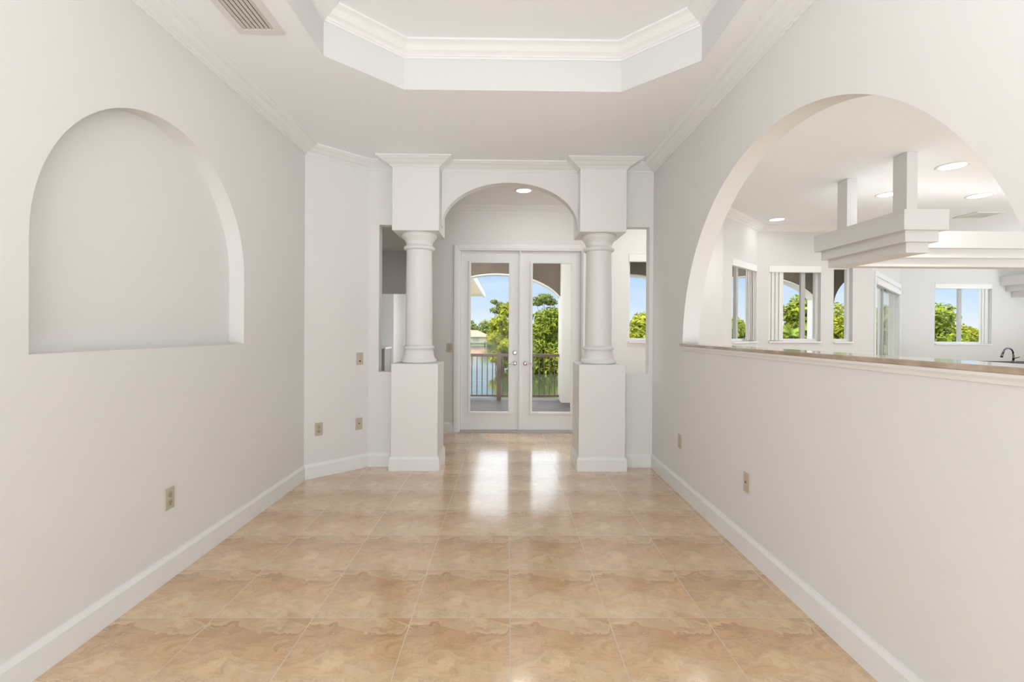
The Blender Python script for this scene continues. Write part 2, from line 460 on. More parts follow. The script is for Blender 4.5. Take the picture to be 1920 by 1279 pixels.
cb = MB(); cb.slab2d([(-4.2, 4.9), (1.5, 4.9), (1.5, 6.5), (-1.25, 6.5), (-1.25, 13), (-4.2, 13)], [], lambda a, b, t: (a, b, t), ZC, ZC + .1)
struct(cb.build('ceiling', CEIL))
cb = MB(); cb.slab2d([(1.58, -.6), (XE, -.6), (XE, 9.95), (8.12, 9.95), (5.65, 7.48), (3.84, 7.48), (2.86, 6.5), (1.5, 6.5), (1.5, 4.9), (1.58, 4.9)], [], lambda a, b, t: (a, b, t), ZC, ZC + .1)
struct(cb.build('ceiling', KCEIL))

# ------------------------------------------------------------------ walls of the room
def niche_back(mb, to3):
    mb.slab2d(rect(0, 4.345 - YR, 0, ZC), [], to3, .1, .2)
NC, NA = 2.60, .75
wl = wall('wall_left', (XL, YR), C1, 0, ZC, [arch_pts(NC - YR, 1.69, NA, .745, 56, 1.237)], .1, extra=niche_back)
wall('wall_corner', (C1[0] - .08, C1[1] - .08), C2, 0, ZC, [], .12)
AC, AA, AB_, AS = 2.625, 1.35, 1.25, 1.222
# right wall is traversed from far to near so that the room lies on its right
wall('wall_right', (XR, 4.9), (XR, YR), 0, ZC, [arch_pts(4.9 - AC, AS, AA, AB_, 72, AS - .025)], .135)
wall('wall_rear', (XR, YR), (XL, YR), 0, ZC, [rect(.5, 2.75, .001, 2.4)], .15)

mw = MB()
PX0, PX1, PX2, PX3 = -1.10, -.65, .70, 1.143     # block / pedestal sides
to3 = lambda u, z, s: (u, YM + s, z)
mw.slab2d([(C2[0] - .1, 0), (PX0 - .001, 0), (PX0 - .001, .93), (-1.255, .93), (-1.255, 2.375), (PX0 - .001, 2.375), (PX0 - .001, ZC), (C2[0] - .1, ZC)], [], to3, 0, .11)
mw.slab2d([(PX3 + .001, 0), (XR, 0), (XR, ZC), (PX3 + .001, ZC), (PX3 + .001, 2.375), (1.41, 2.375), (1.41, .925), (PX3 + .001, .925)], [], to3, 0, .11)
acx, aa = (PX1 + PX2) / 2, (PX2 - PX1) / 2 - .004
up_ = [(acx + aa * math.cos(PI * k / 48), 2.37 + .432 * math.sin(PI * k / 48)) for k in range(49)]
mw.slab2d(up_ + [(PX1 + .001, 2.37), (PX1 + .001, ZC), (PX2 - .001, ZC), (PX2 - .001, 2.37)], [], to3, 0, .11)
struct(mw.build('wall_middle', WALL))

# foyer, hall
wall('wall_far', (-1.28, YF), (KB, YF), 0, ZC, [rect(-.622 + 1.28, .995 + 1.28, .001, 2.41), rect(1.617 + 1.28, 2.45 + 1.28, 1.215, 2.375)], .2)
wall('wall_hall_right', (-1.30, 13), (-1.30, YF), -.1, ZC, [], .1)
wall('wall_hall_left', (-3.3, 4.9), (-3.3, 10.0), 0, ZC, [], .1)
wall('wall_hall_front', (-1.3, 4.9), (-3.4, 4.9), 0, ZC, [], .05)
wall('wall_hall_end', (-3.3, 10.0), (-1.30, 10.0), 0, ZC, [rect(.15, 1.85, .001, 2.094)], .12)
hb = MB(); hb.box(-4.2, -2.69, 11.6, 12.9, 0, ZC); struct(hb.build('wall_hall_recess', WALL))
wall('wall_hall_back', (-2.69, 12.7), (-1.30, 12.7), 0, ZC, [], .1)
wall('wall_hall_side', (-4.15, 10.0), (-4.15, 11.6), 0, ZC, [], .1)
hb = MB(); hb.box(-4.2, -3.2, 10.0, 10.12, 0, ZC); struct(hb.build('wall_hall_return', WALL))
# kitchen, nook, family room
S2 = math.sqrt(2)
wall('wall_bay', (KB, YF), (KB + YN - YF, YN), 0, ZC, [rect(.335, 1.335, 1.21, 2.375)], .16, WALL_TONED)
wall('wall_nook', (3.763, YN), (5.63, YN), 0, ZC, [rect(4.027 - 3.763, 4.835 - 3.763, 1.21, 2.375), rect(5.034 - 3.763, 5.33 - 3.763, 1.21, 2.375)], .16, WALL_TONED)
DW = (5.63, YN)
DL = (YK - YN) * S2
wall('wall_slant', DW, (5.63 + YK - YN, YK), 0, ZC, [rect(.27, 3.28, .001, 2.25)], .16, WALL_TONED)
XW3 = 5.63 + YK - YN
wall('wall_family', (XW3 - .12, YK), (XE, YK), 0, ZC, [rect(8.92 - XW3, 10.105 - XW3, 1.14, 2.375)], .16, WALL_TONED)
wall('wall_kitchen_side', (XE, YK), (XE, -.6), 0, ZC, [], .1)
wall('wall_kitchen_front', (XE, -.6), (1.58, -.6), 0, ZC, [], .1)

# ------------------------------------------------------------------ mouldings
def crown(zc, h=.078, p=.13):
    return [(0, zc), (p, zc), (p, zc - .012), (p * .92, zc - .016), (p * .80, zc - .018 - h * .10), (p * .62, zc - h * .42),
            (p * .42, zc - h * .62), (p * .22, zc - h * .74), (p * .16, zc - h * .80), (p * .16, zc - h * .88), (p * .08, zc - h * .92), (p * .07, zc - h), (0, zc - h)]
def base(z0=0, h=.134, t=.016):
    return [(0, z0), (t, z0), (t, z0 + h * .80), (t * .8, z0 + h * .86), (t * .45, z0 + h * .95), (t * .35, z0 + h), (0, z0 + h)]
ct = MB()
ct.sweep([(XL, YR), C1, C2, (PX0 - .001, YM)], crown(ZC)); struct(ct.build('trim_1', TRIM))
ct = MB(); ct.sweep([(PX1 + .001, YM), (PX2 - .001, YM)], crown(ZC)); struct(ct.build('trim_2', TRIM))
ct = MB(); ct.sweep([(PX3 + .001, YM), (XR, YM), (XR, YR)], crown(ZC)); struct(ct.build('trim_3', TRIM))
# crown inside the tray, under its raised ceiling
trc = [(0, ZT), (.105, ZT), (.105, ZT - .012), (.088, ZT - .02), (.075, ZT - .028), (.05, ZT - .052), (.03, ZT - .062), (.022, ZT - .068), (.022, ZT - .074), (.012, ZT - .078), (.012, ZT - .088), (0, ZT - .09)]
ct = MB(); ct.sweep(octo, trc, closed=True); struct(ct.build('trim_4', TRIM))
ct = MB(); ct.sweep([(-1.28, YF), (KB, YF), (KB + YN - YF, YN), (5.63, YN), (XW3, YK), (XE, YK)], crown(ZC, .085, .11)); struct(ct.build('trim_5', TRIM))
bb = MB(); bb.sweep([(XL, YR), C1, C2, (PX0 - .001, YM)], base()); struct(bb.build('baseboard_left', TRIM))
bb = MB(); bb.sweep([(PX3 + .001, YM), (XR, YM), (XR, YR)], base()); struct(bb.build('baseboard_right', TRIM))
bb = MB(); bb.sweep([(-1.28, YF), (-.70, YF)], base()); bb.sweep([(1.075, YF), (KB, YF), (KB + YN - YF, YN), (5.63, YN), (5.63 + .18, YN + .18)], base())
struct(bb.build('baseboard_far', TRIM))

# ------------------------------------------------------------------ columns
def make_column(x, label):
    cy = 4.865; w = .2235
    t = thing('column', label, 'column', (x, cy, 0), group='columns of the archway')
    MB().box(x - w, x + w, cy - .22, cy + .22, 0, 1.02).build('pedestal', COLM, t, bevel=.004)
    q = [(x - w, cy - .22), (x + w, cy - .22), (x + w, cy + .22), (x - w, cy + .22)]
    MB().sweep(q, base(), closed=True).build('pedestal_baseboard', TRIM, t)
    MB().lathe([(.165, 1.02), (.172, 1.024), (.178, 1.040), (.172, 1.057), (.158, 1.064), (.156, 1.075), (.150, 1.10), (.143, 1.135), (.140, 1.155),
                (.150, 1.158), (.156, 1.170), (.150, 1.182), (.138, 1.186), (.132, 1.20)], (x, cy, 0)).build('column_base', COLM, t)
    MB().lathe([(.132, 1.20), (.1315, 1.5), (.129, 1.8), (.125, 2.06), (.125, 2.135)], (x, cy, 0), caps=False).build('shaft', COLM, t)
    MB().lathe([(.125, 2.133), (.142, 2.136), (.152, 2.145), (.154, 2.156), (.150, 2.168), (.136, 2.176), (.128, 2.18), (.129, 2.195), (.134, 2.215),
                (.146, 2.234), (.157, 2.245), (.159, 2.252), (.165, 2.256), (.172, 2.268), (.174, 2.282), (.168, 2.292), (.168, 2.30)], (x, cy, 0)).build('capital', COLM, t)
    MB().box(x - w, x + w, cy - .22, cy + .22, 2.295, ZC - .002).build('impost_block', COLM, t, bevel=.003)
    MB().sweep([(x - w, YM), (x - w, cy - .22), (x + w, cy - .22), (x + w, YM)], crown(ZC - .001, .082, .128)).build('cornice', TRIM, t)
    return t
make_column((PX0 + PX1) / 2, 'white round column on square pedestal at the left side of the archway')
make_column((PX2 + PX3) / 2, 'white round column on square pedestal at the right side of the archway')

# ------------------------------------------------------------------ stone ledge in the arched opening
t = thing('stone_ledge', 'beige polished stone ledge capping the half wall under the big arched opening', 'ledge', (1.5, AC, 1.20))
MB().box(1.420, 1.62, AC - AA + .004, AC + AA - .004, 1.223, 1.2435).build('stone_slab', STONE, t, bevel=.004)
ap = MB(); ap.add([], [])
ap.sweep([(XR, AC + AA - .003), (XR, AC - AA + .003)], [(0, 1.2225), (.024, 1.2225), (.022, 1.212), (.012, 1.202), (.008, 1.19), (0, 1.187)])
o = ap.build('apron_moulding', TRIM, t); o['label'] = 'white moulding under the stone'

# ------------------------------------------------------------------ french doors
d1 = struct_empty('door_1', (.1865, YF, 0))
fm = MB()
fm.box(-.64, -.612, YF - .005, YF + .17, 0, 2.43); fm.box(.985, 1.013, YF - .005, YF + .17, 0, 2.43); fm.box(-.612, .985, YF - .005, YF + .17, 2.402, 2.43)
fm.build('door_frame', TRIM, d1)
cs = MB(); cp = [(-.012, -.622), (-.012, -.622)]
for x0, x1 in ((-.70, -.625), (.998, 1.073)):
    cs.box(x0, x1, YF - .02, YF - .0005, 0, 2.48); cs.box(x0 + .01, x1 - .02, YF - .026, YF - .02, 0, 2.47)
cs.box(-.625, .998, YF - .02, YF - .0005, 2.405, 2.48); cs.box(-.645, 1.018, YF - .026, YF - .02, 2.425, 2.47)
cs.build('door_casing', TRIM, d1, bevel=.003)
MB().box(-.612, .985, YF - .01, YF + .17, .0005, .022).build('threshold', GREYV, d1)
def door_leaf(x0, x1, g0, g1, sgn):
    y0, y1 = YF + .03, YF + .075
    lf = MB().slab2d(rect(x0, x1, .025, 2.40), [rect(g0, g1, .262, 2.247)], lambda u, z, s: (u, y0 + s, z), 0, y1 - y0).build('door_leaf', DOORP, d1)
    lip = MB()
    m = .028
    for a, b, c, d in ((g0 - m, g0 + .004, .262 - m, 2.247 + m), (g1 - .004, g1 + m, .262 - m, 2.247 + m), (g0, g1, .262 - m, .262 + .004), (g0, g1, 2.247 - .004, 2.247 + m)):
        lip.box(a, b, y0 - .014, y0 + .001, c, d)
    lip.build('glazing_bead', DOORP, lf, bevel=.004)
    MB().box(g0 + .001, g1 - .001, y0 + .018, y0 + .024, .264, 2.245).build('glass_pane', GLASS, lf)
    hx = (.113 if sgn < 0 else .255); yf = y0
    h = MB(); h.lathe([(.001, -.016), (.02, -.016), (.029, -.010), (.031, 0)], (hx, yf, .912), 24, 'y')
    h.tube([(hx, yf - .012, .912), (hx, yf - .05, .912)], .010, 12)
    h.tube([(hx, yf - .05, .912), (hx + sgn * .02, yf - .054, .912), (hx + sgn * .06, yf - .052, .910), (hx + sgn * .105, yf - .048, .906)], [.011, .010, .008, .007], 12)
    o = h.build('lever_handle', CHROME, lf)
    if sgn < 0:
        h = MB(); h.lathe([(.001, -.012), (.014, -.016), (.026, -.012), (.031, 0)], (hx, yf, 1.052), 24, 'y'); h.box(hx - .004, hx + .004, yf - .028, yf - .010, 1.036, 1.066)
        h.build('deadbolt', CHROME, lf)
    return lf
door_leaf(-.610, .174, -.478, .033, -1)
l2 = door_leaf(.182, .983, .342, .861, 1)
MB().box(.165, .195, YF + .012, YF + .030, .026, 2.40).build('astragal', DOORP, l2, bevel=.003)
MB().box(.172, .188, YF + .005, YF + .012, 2.355, 2.402).build('head_bolt', CHROME, l2)

# ------------------------------------------------------------------ windows
def window(n, A, ang, u0, u1, z0, z1, mullions, depth=.16, grey=False):
    """window in a wall starting at A heading along ang; local x = along the wall, local y = outwards"""
    w_ = struct_empty('window_%d' % n, (A[0], A[1], 0), ang)
    fr = MB(); t = .04; ya, yb = depth * .45, depth * .85
    fr.box(u0, u0 + t, ya, yb, z0, z1); fr.box(u1 - t, u1, ya, yb, z0, z1); fr.box(u0 + t, u1 - t, ya, yb, z0, z0 + t); fr.box(u0 + t, u1 - t, ya, yb, z1 - t, z1)
    fr.build('window_frame', VINYL, w_, local=True)
    for (m0, m1) in mullions:
        MB().box(m0, m1, ya + .01, yb - .01, z0 + t, z1 - t).build('mullion', GREYV if grey else VINYL, w_, local=True)
    MB().box(u0 + t, u1 - t, (ya + yb) / 2, (ya + yb) / 2 + .005, z0 + t, z1 - t).build('glass_pane', GLASS, w_, local=True)
    MB().box(u0 - .0, u1 + .0, -.03, ya, z0 - .022, z0 - .001).build('window_sill', TRIM, w_, local=True, bevel=.003)
    return w_
window(1, (-1.35, YF), 0, 1.617 + 1.35, 2.45 + 1.35, 1.215, 2.375, [(2.05 + 1.35, 2.09 + 1.35)], .2)
window(2, (KB, YF), PI / 4, .335, 1.335, 1.21, 2.375, [(.72, .79)], .16, True)
window(3, (3.863, YN), 0, 4.027 - 3.863, 4.835 - 3.863, 1.21, 2.375, [(4.575 - 3.863, 4.64 - 3.863)], .16, True)
window(4, (3.863, YN), 0, 5.034 - 3.863, 5.33 - 3.863, 1.21, 2.375, [], .16)
window(5, (XW3, YK), 0, 8.80 - XW3, 9.985 - XW3, 1.14, 2.375, [(9.365 - XW3, 9.43 - XW3)], .16, True)
t = thing('window_valance', 'white valance box at the top of the narrow foyer window', 'valance', (2.03, YF, 2.27))
MB().box(1.619, 2.448, YF - .004, YF + .07, 2.275, 2.373).build('valance_box', TRIM, t, bevel=.003)
# vertical blinds inside the openings: valance with vanes drawn to one side
def blind(A, ang, v0, v1, zt, z1, s0, s1, z0, nv, label):
    b = thing('vertical_blind', label, 'blind', (A[0], A[1], 0), ang, group='vertical blinds of the kitchen and family room windows')
    MB().box(v0, v1, -.004, .058, zt, z1).build('valance', TRIM, b, local=True, bevel=.003)
    for k in range(nv):
        x = s0 + (s1 - s0) * (k + .5) / nv; hw = (s1 - s0) / nv * .62
        m = MB(); m.hexa([(x - hw, .020, z0), (x + hw, .040, z0), (x + hw, .042, z0), (x - hw, .022, z0), (x - hw, .020, zt), (x + hw, .040, zt), (x + hw, .042, zt), (x - hw, .022, zt)])
        m.build('vane', BLIND, b, local=True)
    return b
blind((KB, YF), PI / 4, .337, 1.333, 2.272, 2.373, .95, 1.325, 1.225, 5, 'white vertical blind gathered at the right of the narrow angled nook window')
blind((3.863, YN), 0, .166, .970, 2.272, 2.373, .170, .405, 1.225, 4, 'white vertical blind gathered at the left of the wide nook window')
blind((XW3, YK), 0, 8.802 - XW3, 9.983 - XW3, 2.272, 2.373, 9.745 - XW3, 9.93 - XW3, 1.155, 3, 'white vertical blind gathered at the right of the distant window above the counter')

# sliding door in the slanted wall
d2 = struct_empty('door_2', (DW[0], DW[1], 0), PI / 4)
fr = MB(); fr.box(.271, .31, .0, .14, 0.002, 2.249); fr.box(3.24, 3.279, .0, .14, 0.002, 2.249); fr.box(.31, 3.24, .0, .14, 2.20, 2.249); fr.box(.31, 3.24, .0, .14, .002, .03)
fr.build('door_frame', VINYL, d2, local=True)
for (a, b, y, mt) in ((.312, 1.40, .028, GREYV), (1.30, 3.238, .070, VINYL)):
    lf = MB().slab2d(rect(a, b, .032, 2.198), [rect(a + .07, b - .07, .14, 2.11)], lambda u, z, s, y=y: (u, y + s, z), 0, .03).build('door_leaf', mt, d2, local=True)
    MB().box(a + .07, b - .07, y + .012, y + .017, .14, 2.11).build('glass_pane', GLASS, lf, local=True)
MB().tube([(1.36, .015, .95), (1.36, .004, .97), (1.36, .004, 1.13), (1.36, .015, 1.15)], .007, 8).build('door_handle', CHROME, d2, local=True)
cs = MB(); cs.box(.19, .27, -.02, -.001, 0, 2.33); cs.box(3.28, 3.36, -.02, -.001, 0, 2.33); cs.box(.27, 3.28, -.02, -.001, 2.25, 2.33)
cs.build('door_casing', TRIM, d2, local=True)
b = thing('vertical_blind', 'white vertical blind drawn across most of the sliding glass door', 'blind', (DW[0], DW[1], 0), PI / 4, 'vertical blinds of the kitchen and family room windows')
MB().box(.315, 3.235, -.03, .024, 2.12, 2.197).build('valance', TRIM, b, local=True, bevel=.003)
for k in range(18):
    x = 1.5 + 1.72 * (k + .5) / 18
    MB().hexa([(x - .05, .0, .05), (x + .05, .014, .05), (x + .05, .016, .05), (x - .05, .002, .05), (x - .05, .0, 2.12), (x + .05, .014, 2.12), (x + .05, .016, 2.12), (x - .05, .002, 2.12)]).build('vane', BLIND, b, local=True)

# ------------------------------------------------------------------ electrical plates
def plate(kind, p, axis, label, cat, group=None):
    """p on the wall face; local y points into the wall"""
    t = thing(kind, label, cat, p, axis, group)
    MB().box(-.036, .036, -.006, 0, -.0585, .0585).build('cover_plate', PLATE, t, local=True, bevel=.003)
    if kind == 'power_outlet':
        for dz in (-.0215, .0215):
            r = MB(); r.lathe([(.017, -.0085), (.018, -.006)], (0, 0, dz), 20, 'y'); s_ = r.build('receptacle', PLATED, t, local=True)
            m = MB(); m.box(-.0075, -.0050, -.0092, -.0084, dz - .002, dz + .008); m.box(.0050, .0075, -.0092, -.0084, dz - .002, dz + .008)
            m.lathe([(.003, -.0092), (.003, -.0084)], (0, 0, dz - .009), 10, 'y'); m.build('slot', DARK, s_, local=True)
    elif kind == 'cable_plate':
        MB().lathe([(.008, -.0105), (.0095, -.006)], (0, 0, .004), 16, 'y').build('jack_ring', PLATED, t, local=True)
        MB().lathe([(.0055, -.012), (.006, -.0104)], (0, 0, .004), 14, 'y').build('jack', DARK, t, local=True)
    elif kind == 'blank_plate':
        for dz in (-.042, .042): MB().lathe([(.0035, -.0075), (.004, -.006)], (0, 0, dz), 10, 'y').build('screw', PLATED, t, local=True)
    elif kind == 'phone_plate':
        MB().box(-.008, .008, -.0085, -.006, -.030, -.016).build('jack', DARK, t, local=True)
    elif kind == 'light_switch':
        MB().box(-.016, .016, -.010, -.006, -.033, .033).build('rocker', PLATED, t, local=True, bevel=.002)
    return t
A45 = PI / 4
def on_angle(s, z): return (C1[0] + s / S2, C1[1] + s / S2, z)
plate('power_outlet', (XL, 2.618, .430), PI / 2, 'almond duplex outlet low on the left wall below the arched niche', 'outlet')
plate('power_outlet', on_angle(.135, .435), A45, 'almond duplex outlet low on the angled corner wall, left of the cable plate', 'outlet')
plate('cable_plate', on_angle(.530, .432), A45, 'almond cable plate with a dark jack low on the angled corner wall', 'cable plate')
plate('phone_plate', on_angle(.535, 1.062), A45, 'beige phone plate high on the angled corner wall beside the left column', 'phone plate')
plate('light_switch', (-.752, YF, 1.118), 0, 'pale light switch on the foyer wall left of the french doors', 'switch')
plate('blank_plate', (XR, 4.018, .431), -PI / 2, 'almond blank cover plate on the right wall near the right column', 'wall plate')
plate('cable_plate', (XR, 2.892, .437), -PI / 2, 'almond cable plate with dark jack on the right wall under the stone ledge', 'cable plate')

# ------------------------------------------------------------------ ceiling lights and vents
def downlight(x, y, r, watts, label):
    t = thing('recessed_light', label, 'ceiling light', (x, y, ZC), group='round recessed ceiling lights')
    MB().lathe([(r * .80, ZC - .004), (r * .88, ZC - .009), (r, ZC - .005), (r, ZC - .0005), (r * .8, ZC - .0005)], (x, y, 0), 40, caps=False).build('trim_ring', TRIM, t)
    MB().lathe([(.001, ZC - .0035), (r * .82, ZC - .0035), (r * .82, ZC - .0006), (.001, ZC - .0006)], (x, y, 0), 40).build('lamp_lens', LENS, t)
    add_light('lamp_glow', 'AREA', (x, y, ZC - .012), (0, 0, -1), watts, WARM, r * 1.5, parent=t, disk=True)
    return t
downlight(.191, 5.663, .105, 3.5, 'lit round recessed light in the foyer ceiling above the french doors')
downlight(4.35, 4.70, .135, 8, 'lit recessed kitchen light nearest the right edge of the big arch, highest of the group')
downlight(5.60, 5.70, .135, 8, 'lit recessed kitchen light low at the right, just above the ceiling vent')
downlight(4.49, 5.68, .125, 8, 'lit recessed kitchen light half hidden behind the front post of the hanging soffit')
downlight(3.90, 6.98, .12, 1.5, 'lit recessed light in the corner of the nook by the windows')

def vent(x0, x1, y0, y1, n, label, along_y, fm_, sm_):
    t = thing('ceiling_vent', label, 'vent', ((x0 + x1) / 2, (y0 + y1) / 2, ZC), group=None)
    m = .04
    MB().slab2d([(x0, y0), (x1, y0), (x1, y1), (x0, y1)], [[(x0 + m, y0 + m), (x1 - m, y0 + m), (x1 - m, y1 - m), (x0 + m, y1 - m)]], lambda a, b, s: (a, b, s), ZC - .012, ZC - .0005).build('vent_frame', fm_, t)
    MB().box(x0 + m, x1 - m, y0 + m, y1 - m, ZC - .0015, ZC - .0006).build('vent_backing', DARK if along_y else VENTF, t)  # flat backing plate; the dark one stands in for the shaded duct
    for k in range(n):
        if along_y:
            x = x0 + m + (x1 - x0 - 2 * m) * (k + .5) / n; hw = (x1 - x0 - 2 * m) / n * .36
            q = MB().hexa([(x - hw, y0 + m, ZC - .011), (x + hw, y0 + m, ZC - .0085), (x + hw, y1 - m, ZC - .0085), (x - hw, y1 - m, ZC - .011),
                           (x - hw, y0 + m, ZC - .0095), (x + hw, y0 + m, ZC - .007), (x + hw, y1 - m, ZC - .007), (x - hw, y1 - m, ZC - .0095)])
        else:
            y = y0 + m + (y1 - y0 - 2 * m) * (k + .5) / n; hw = (y1 - y0 - 2 * m) / n * .42
            q = MB().hexa([(x0 + m, y - hw, ZC - .010), (x1 - m, y - hw, ZC - .010), (x1 - m, y + hw, ZC - .008), (x0 + m, y + hw, ZC - .008),
                           (x0 + m, y - hw, ZC - .0085), (x1 - m, y - hw, ZC - .0085), (x1 - m, y + hw, ZC - .0065), (x0 + m, y + hw, ZC - .0065)])
        q.build('slat', sm_, t)
    return t
vent(-1.48, -1.232, 2.02, 2.702, 7, 'air vent with dark slats in the ceiling left of the tray', True, VENTF, VENTM)
vent(6.30, 6.68, 6.44, 6.80, 8, 'white air vent in the kitchen ceiling beyond the arch', False, TRIM, TRIM)

# ------------------------------------------------------------------ hanging stepped soffit in the kitchen
HX, HY = 3.58, 4.34
t = thing('hanging_soffit', 'white stepped soffit hung on two square posts from the kitchen ceiling', 'soffit', (HX, HY, 2.07))
def lshape(i, z0, z1):
    x0, x1, y0, y1 = HX + i, HX + .41 - i, HY + i, 5.55 - i
    yb0, yb1 = 5.25 + i, 5.62 - i
    return MB().slab2d([(x0, y0), (x1, y0), (x1, yb0), (9.4 - i, yb0), (9.4 - i, yb1), (x0, yb1)], [], lambda a, b, s: (a, b, s), z0, z1)
lshape(0, 2.278, 2.462).build('upper_tier', CABW, t)
lshape(.05, 2.178, 2.278).build('middle_tier', CABW, t)
lshape(.10, 2.085, 2.178).build('lower_tier', CABW, t)
MB().box(HX + .022, HX + .12, HY + .002, HY + .16, 2.462, ZC - .001).build('post', CABW, t)
MB().box(HX + .022, HX + .13, 5.11, 5.26, 2.462, ZC - .001).build('post', CABW, t)
# second stepped soffit on the far wall
t = thing('wall_soffit', 'white stepped soffit on the far family room wall, right of the distant window', 'soffit', (10.7, YK, 2.1))
for nm, i, z0, z1 in (('upper_tier', 0, 2.34, 2.52), ('middle_tier', .12, 2.22, 2.34), ('lower_tier', .24, 2.10, 2.22)):
    MB().box(10.15 + i, XE - .002, 9.35 + i, YK - .002, z0, z1).build(nm, CABW, t)

# ------------------------------------------------------------------ island with dark counter and faucet
t = thing('kitchen_island', 'white kitchen island with a dark polished stone counter beyond the ledge', 'island', (8.0, 6.9, 0))
MB().box(6.75, 9.3, 6.5, 7.36, 0, .885).build('cabinet_body', CABW, t)
MB().box(6.66, 9.4, 6.40, 7.46, .886, .922).build('countertop', GRAN, t, bevel=.006)
for k in range(4):
    x0 = 6.80 + k * .62
    dd = MB().box(x0, x0 + .58, 6.478, 6.499, .12, .86).build('cabinet_door', CABW, t, bevel=.003)
    MB().tube([(x0 + .52, 6.462, .62), (x0 + .52, 6.462, .76)], .006, 8).build('handle', CHROME, dd)
t = thing('kitchen_faucet', 'dark gooseneck faucet standing on the dark island counter', 'faucet', (7.45, 7.05, .9225))
fx, fy = 7.45, 7.05
MB().lathe([(.03, .923), (.03, .935), (.022, .945), (.018, .955)], (fx, fy, 0), 20).build('faucet_base', STEEL, t)
pts = [(fx, fy, .95), (fx, fy, 1.06)] + [(fx - .075 + .075 * math.cos(a), fy, 1.06 + .075 * math.sin(a)) for a in [PI * k / 10 for k in range(0, 9)]] + [(fx - .165, fy, 1.04)]
MB().tube(pts, .013, 12).build('gooseneck_spout', STEEL, t)
MB().tube([(fx - .160, fy, 1.05), (fx - .178, fy, 1.0)], [.015, .017], 12).build('spray_head', STEEL, t)
MB().tube([(fx, fy - .015, .985), (fx + .02, fy - .07, 1.01)], .006, 8).build('lever', STEEL, t)

# small cabinet in the room at the end of the hall
t = thing('side_cabinet', 'grey side cabinet with white top glimpsed through the opening left of the left column', 'cabinet', (-3.05, 11.3, 0))
MB().box(-3.4, -2.76, 11.05, 11.58, 0, .92).build('cabinet_body', paint('grey_cabinet', (.42, .42, .40), .5), t)
MB().box(-3.43, -2.73, 11.02, 11.59, .92, .955).build('cabinet_top', TRIM, t)

# ------------------------------------------------------------------ lanai outside
dk = MB(); dk.slab2d([(-1.19, 6.64), (2.8, 6.64), (3.78, 7.60), (5.56, 7.60), (7.95, 10.0), (7.95, 10.1), (-1.19, 10.1)], [], lambda a, b, s: (a, b, s), -.045, -.25)
struct(dk.build('floor_lanai', DECK))
lc = MB(); lc.slab2d([(-1.19, 6.64), (2.8, 6.64), (3.78, 7.60), (5.56, 7.60), (7.95, 10.0), (7.95, 10.1), (-1.19, 10.1)], [], lambda a, b, s: (a, b, s), 2.86, 3.05)
struct(lc.build('ceiling_lanai', LANC))
LY0, LY1 = 9.62, 9.98
def spandrel(x0, x1, c, zs, a, b, top=2.86):
    n = 40; pts = []
    for k in range(n + 1):
        x = x1 + (x0 - x1) * k / n; q = max(0.0, 1 - ((x - c) / a) ** 2); pts.append((x, zs + b * math.sqrt(q)))
    return [(x0, top), (x1, top)] + pts if False else pts + [(x0, top), (x1, top)]
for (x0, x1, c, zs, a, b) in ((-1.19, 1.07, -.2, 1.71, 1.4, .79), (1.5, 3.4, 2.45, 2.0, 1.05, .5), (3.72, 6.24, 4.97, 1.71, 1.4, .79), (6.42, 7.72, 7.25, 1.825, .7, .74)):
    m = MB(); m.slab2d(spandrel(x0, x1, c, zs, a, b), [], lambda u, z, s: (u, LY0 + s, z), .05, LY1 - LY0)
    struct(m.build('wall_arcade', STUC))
    # white rim along the arch edge
    r = MB(); n = 40; xs = [x0 + (x1 - x0) * k / n for k in range(n + 1)]
    zz = [zs + b * math.sqrt(max(0, 1 - ((x - c) / a) ** 2)) for x in xs]
    vs = [];
    for x, z in zip(xs, zz):
        vs += [(x, LY0 + .10, z - .03), (x, LY1 + .01, z - .03), (x, LY1 + .01, z + .02), (x, LY0 + .10, z + .02)]
    fs = [(i * 4 + k, i * 4 + (k + 1) % 4, (i + 1) * 4 + (k + 1) % 4, (i + 1) * 4 + k) for i in range(n) for k in range(4)] + [(3, 2, 1, 0), (n * 4, n * 4 + 1, n * 4 + 2, n * 4 + 3)]
    r.add(vs, fs); struct(r.build('trim_6', STUCW))
for i, (x0, x1) in enumerate(((1.07, 1.5), (3.4, 3.72), (6.24, 6.42))):
    struct(MB().box(x0, x1, 9.42 if i < 2 else 9.56, LY1 + .04, -.25, 2.86).build('wall_pier', STUCW, bevel=.01))

t = thing('balcony_railing', 'bronze metal balcony railing with thin balusters outside the french doors', 'railing', (-.13, 9.8, -.045))
MB().box(-1.18, 1.065, 9.765, 9.835, .825, .885).build('top_rail', BRONZE, t, bevel=.006)
MB().box(-1.18, 1.065, 9.78, 9.82, .02, .055).build('bottom_rail', BRONZE, t)
MB().box(-.19, -.10, 9.755, 9.845, -.044, .91).build('post', BRONZE, t, bevel=.006)
for k in range(-6, 17):
    x = -.694 + .1045 * k
    if abs(x + .145) < .075 or x > 1.05 or x < -1.16: continue
    MB().box(x - .009, x + .009, 9.791, 9.809, .055, .826).build('baluster', BRONZE, t)

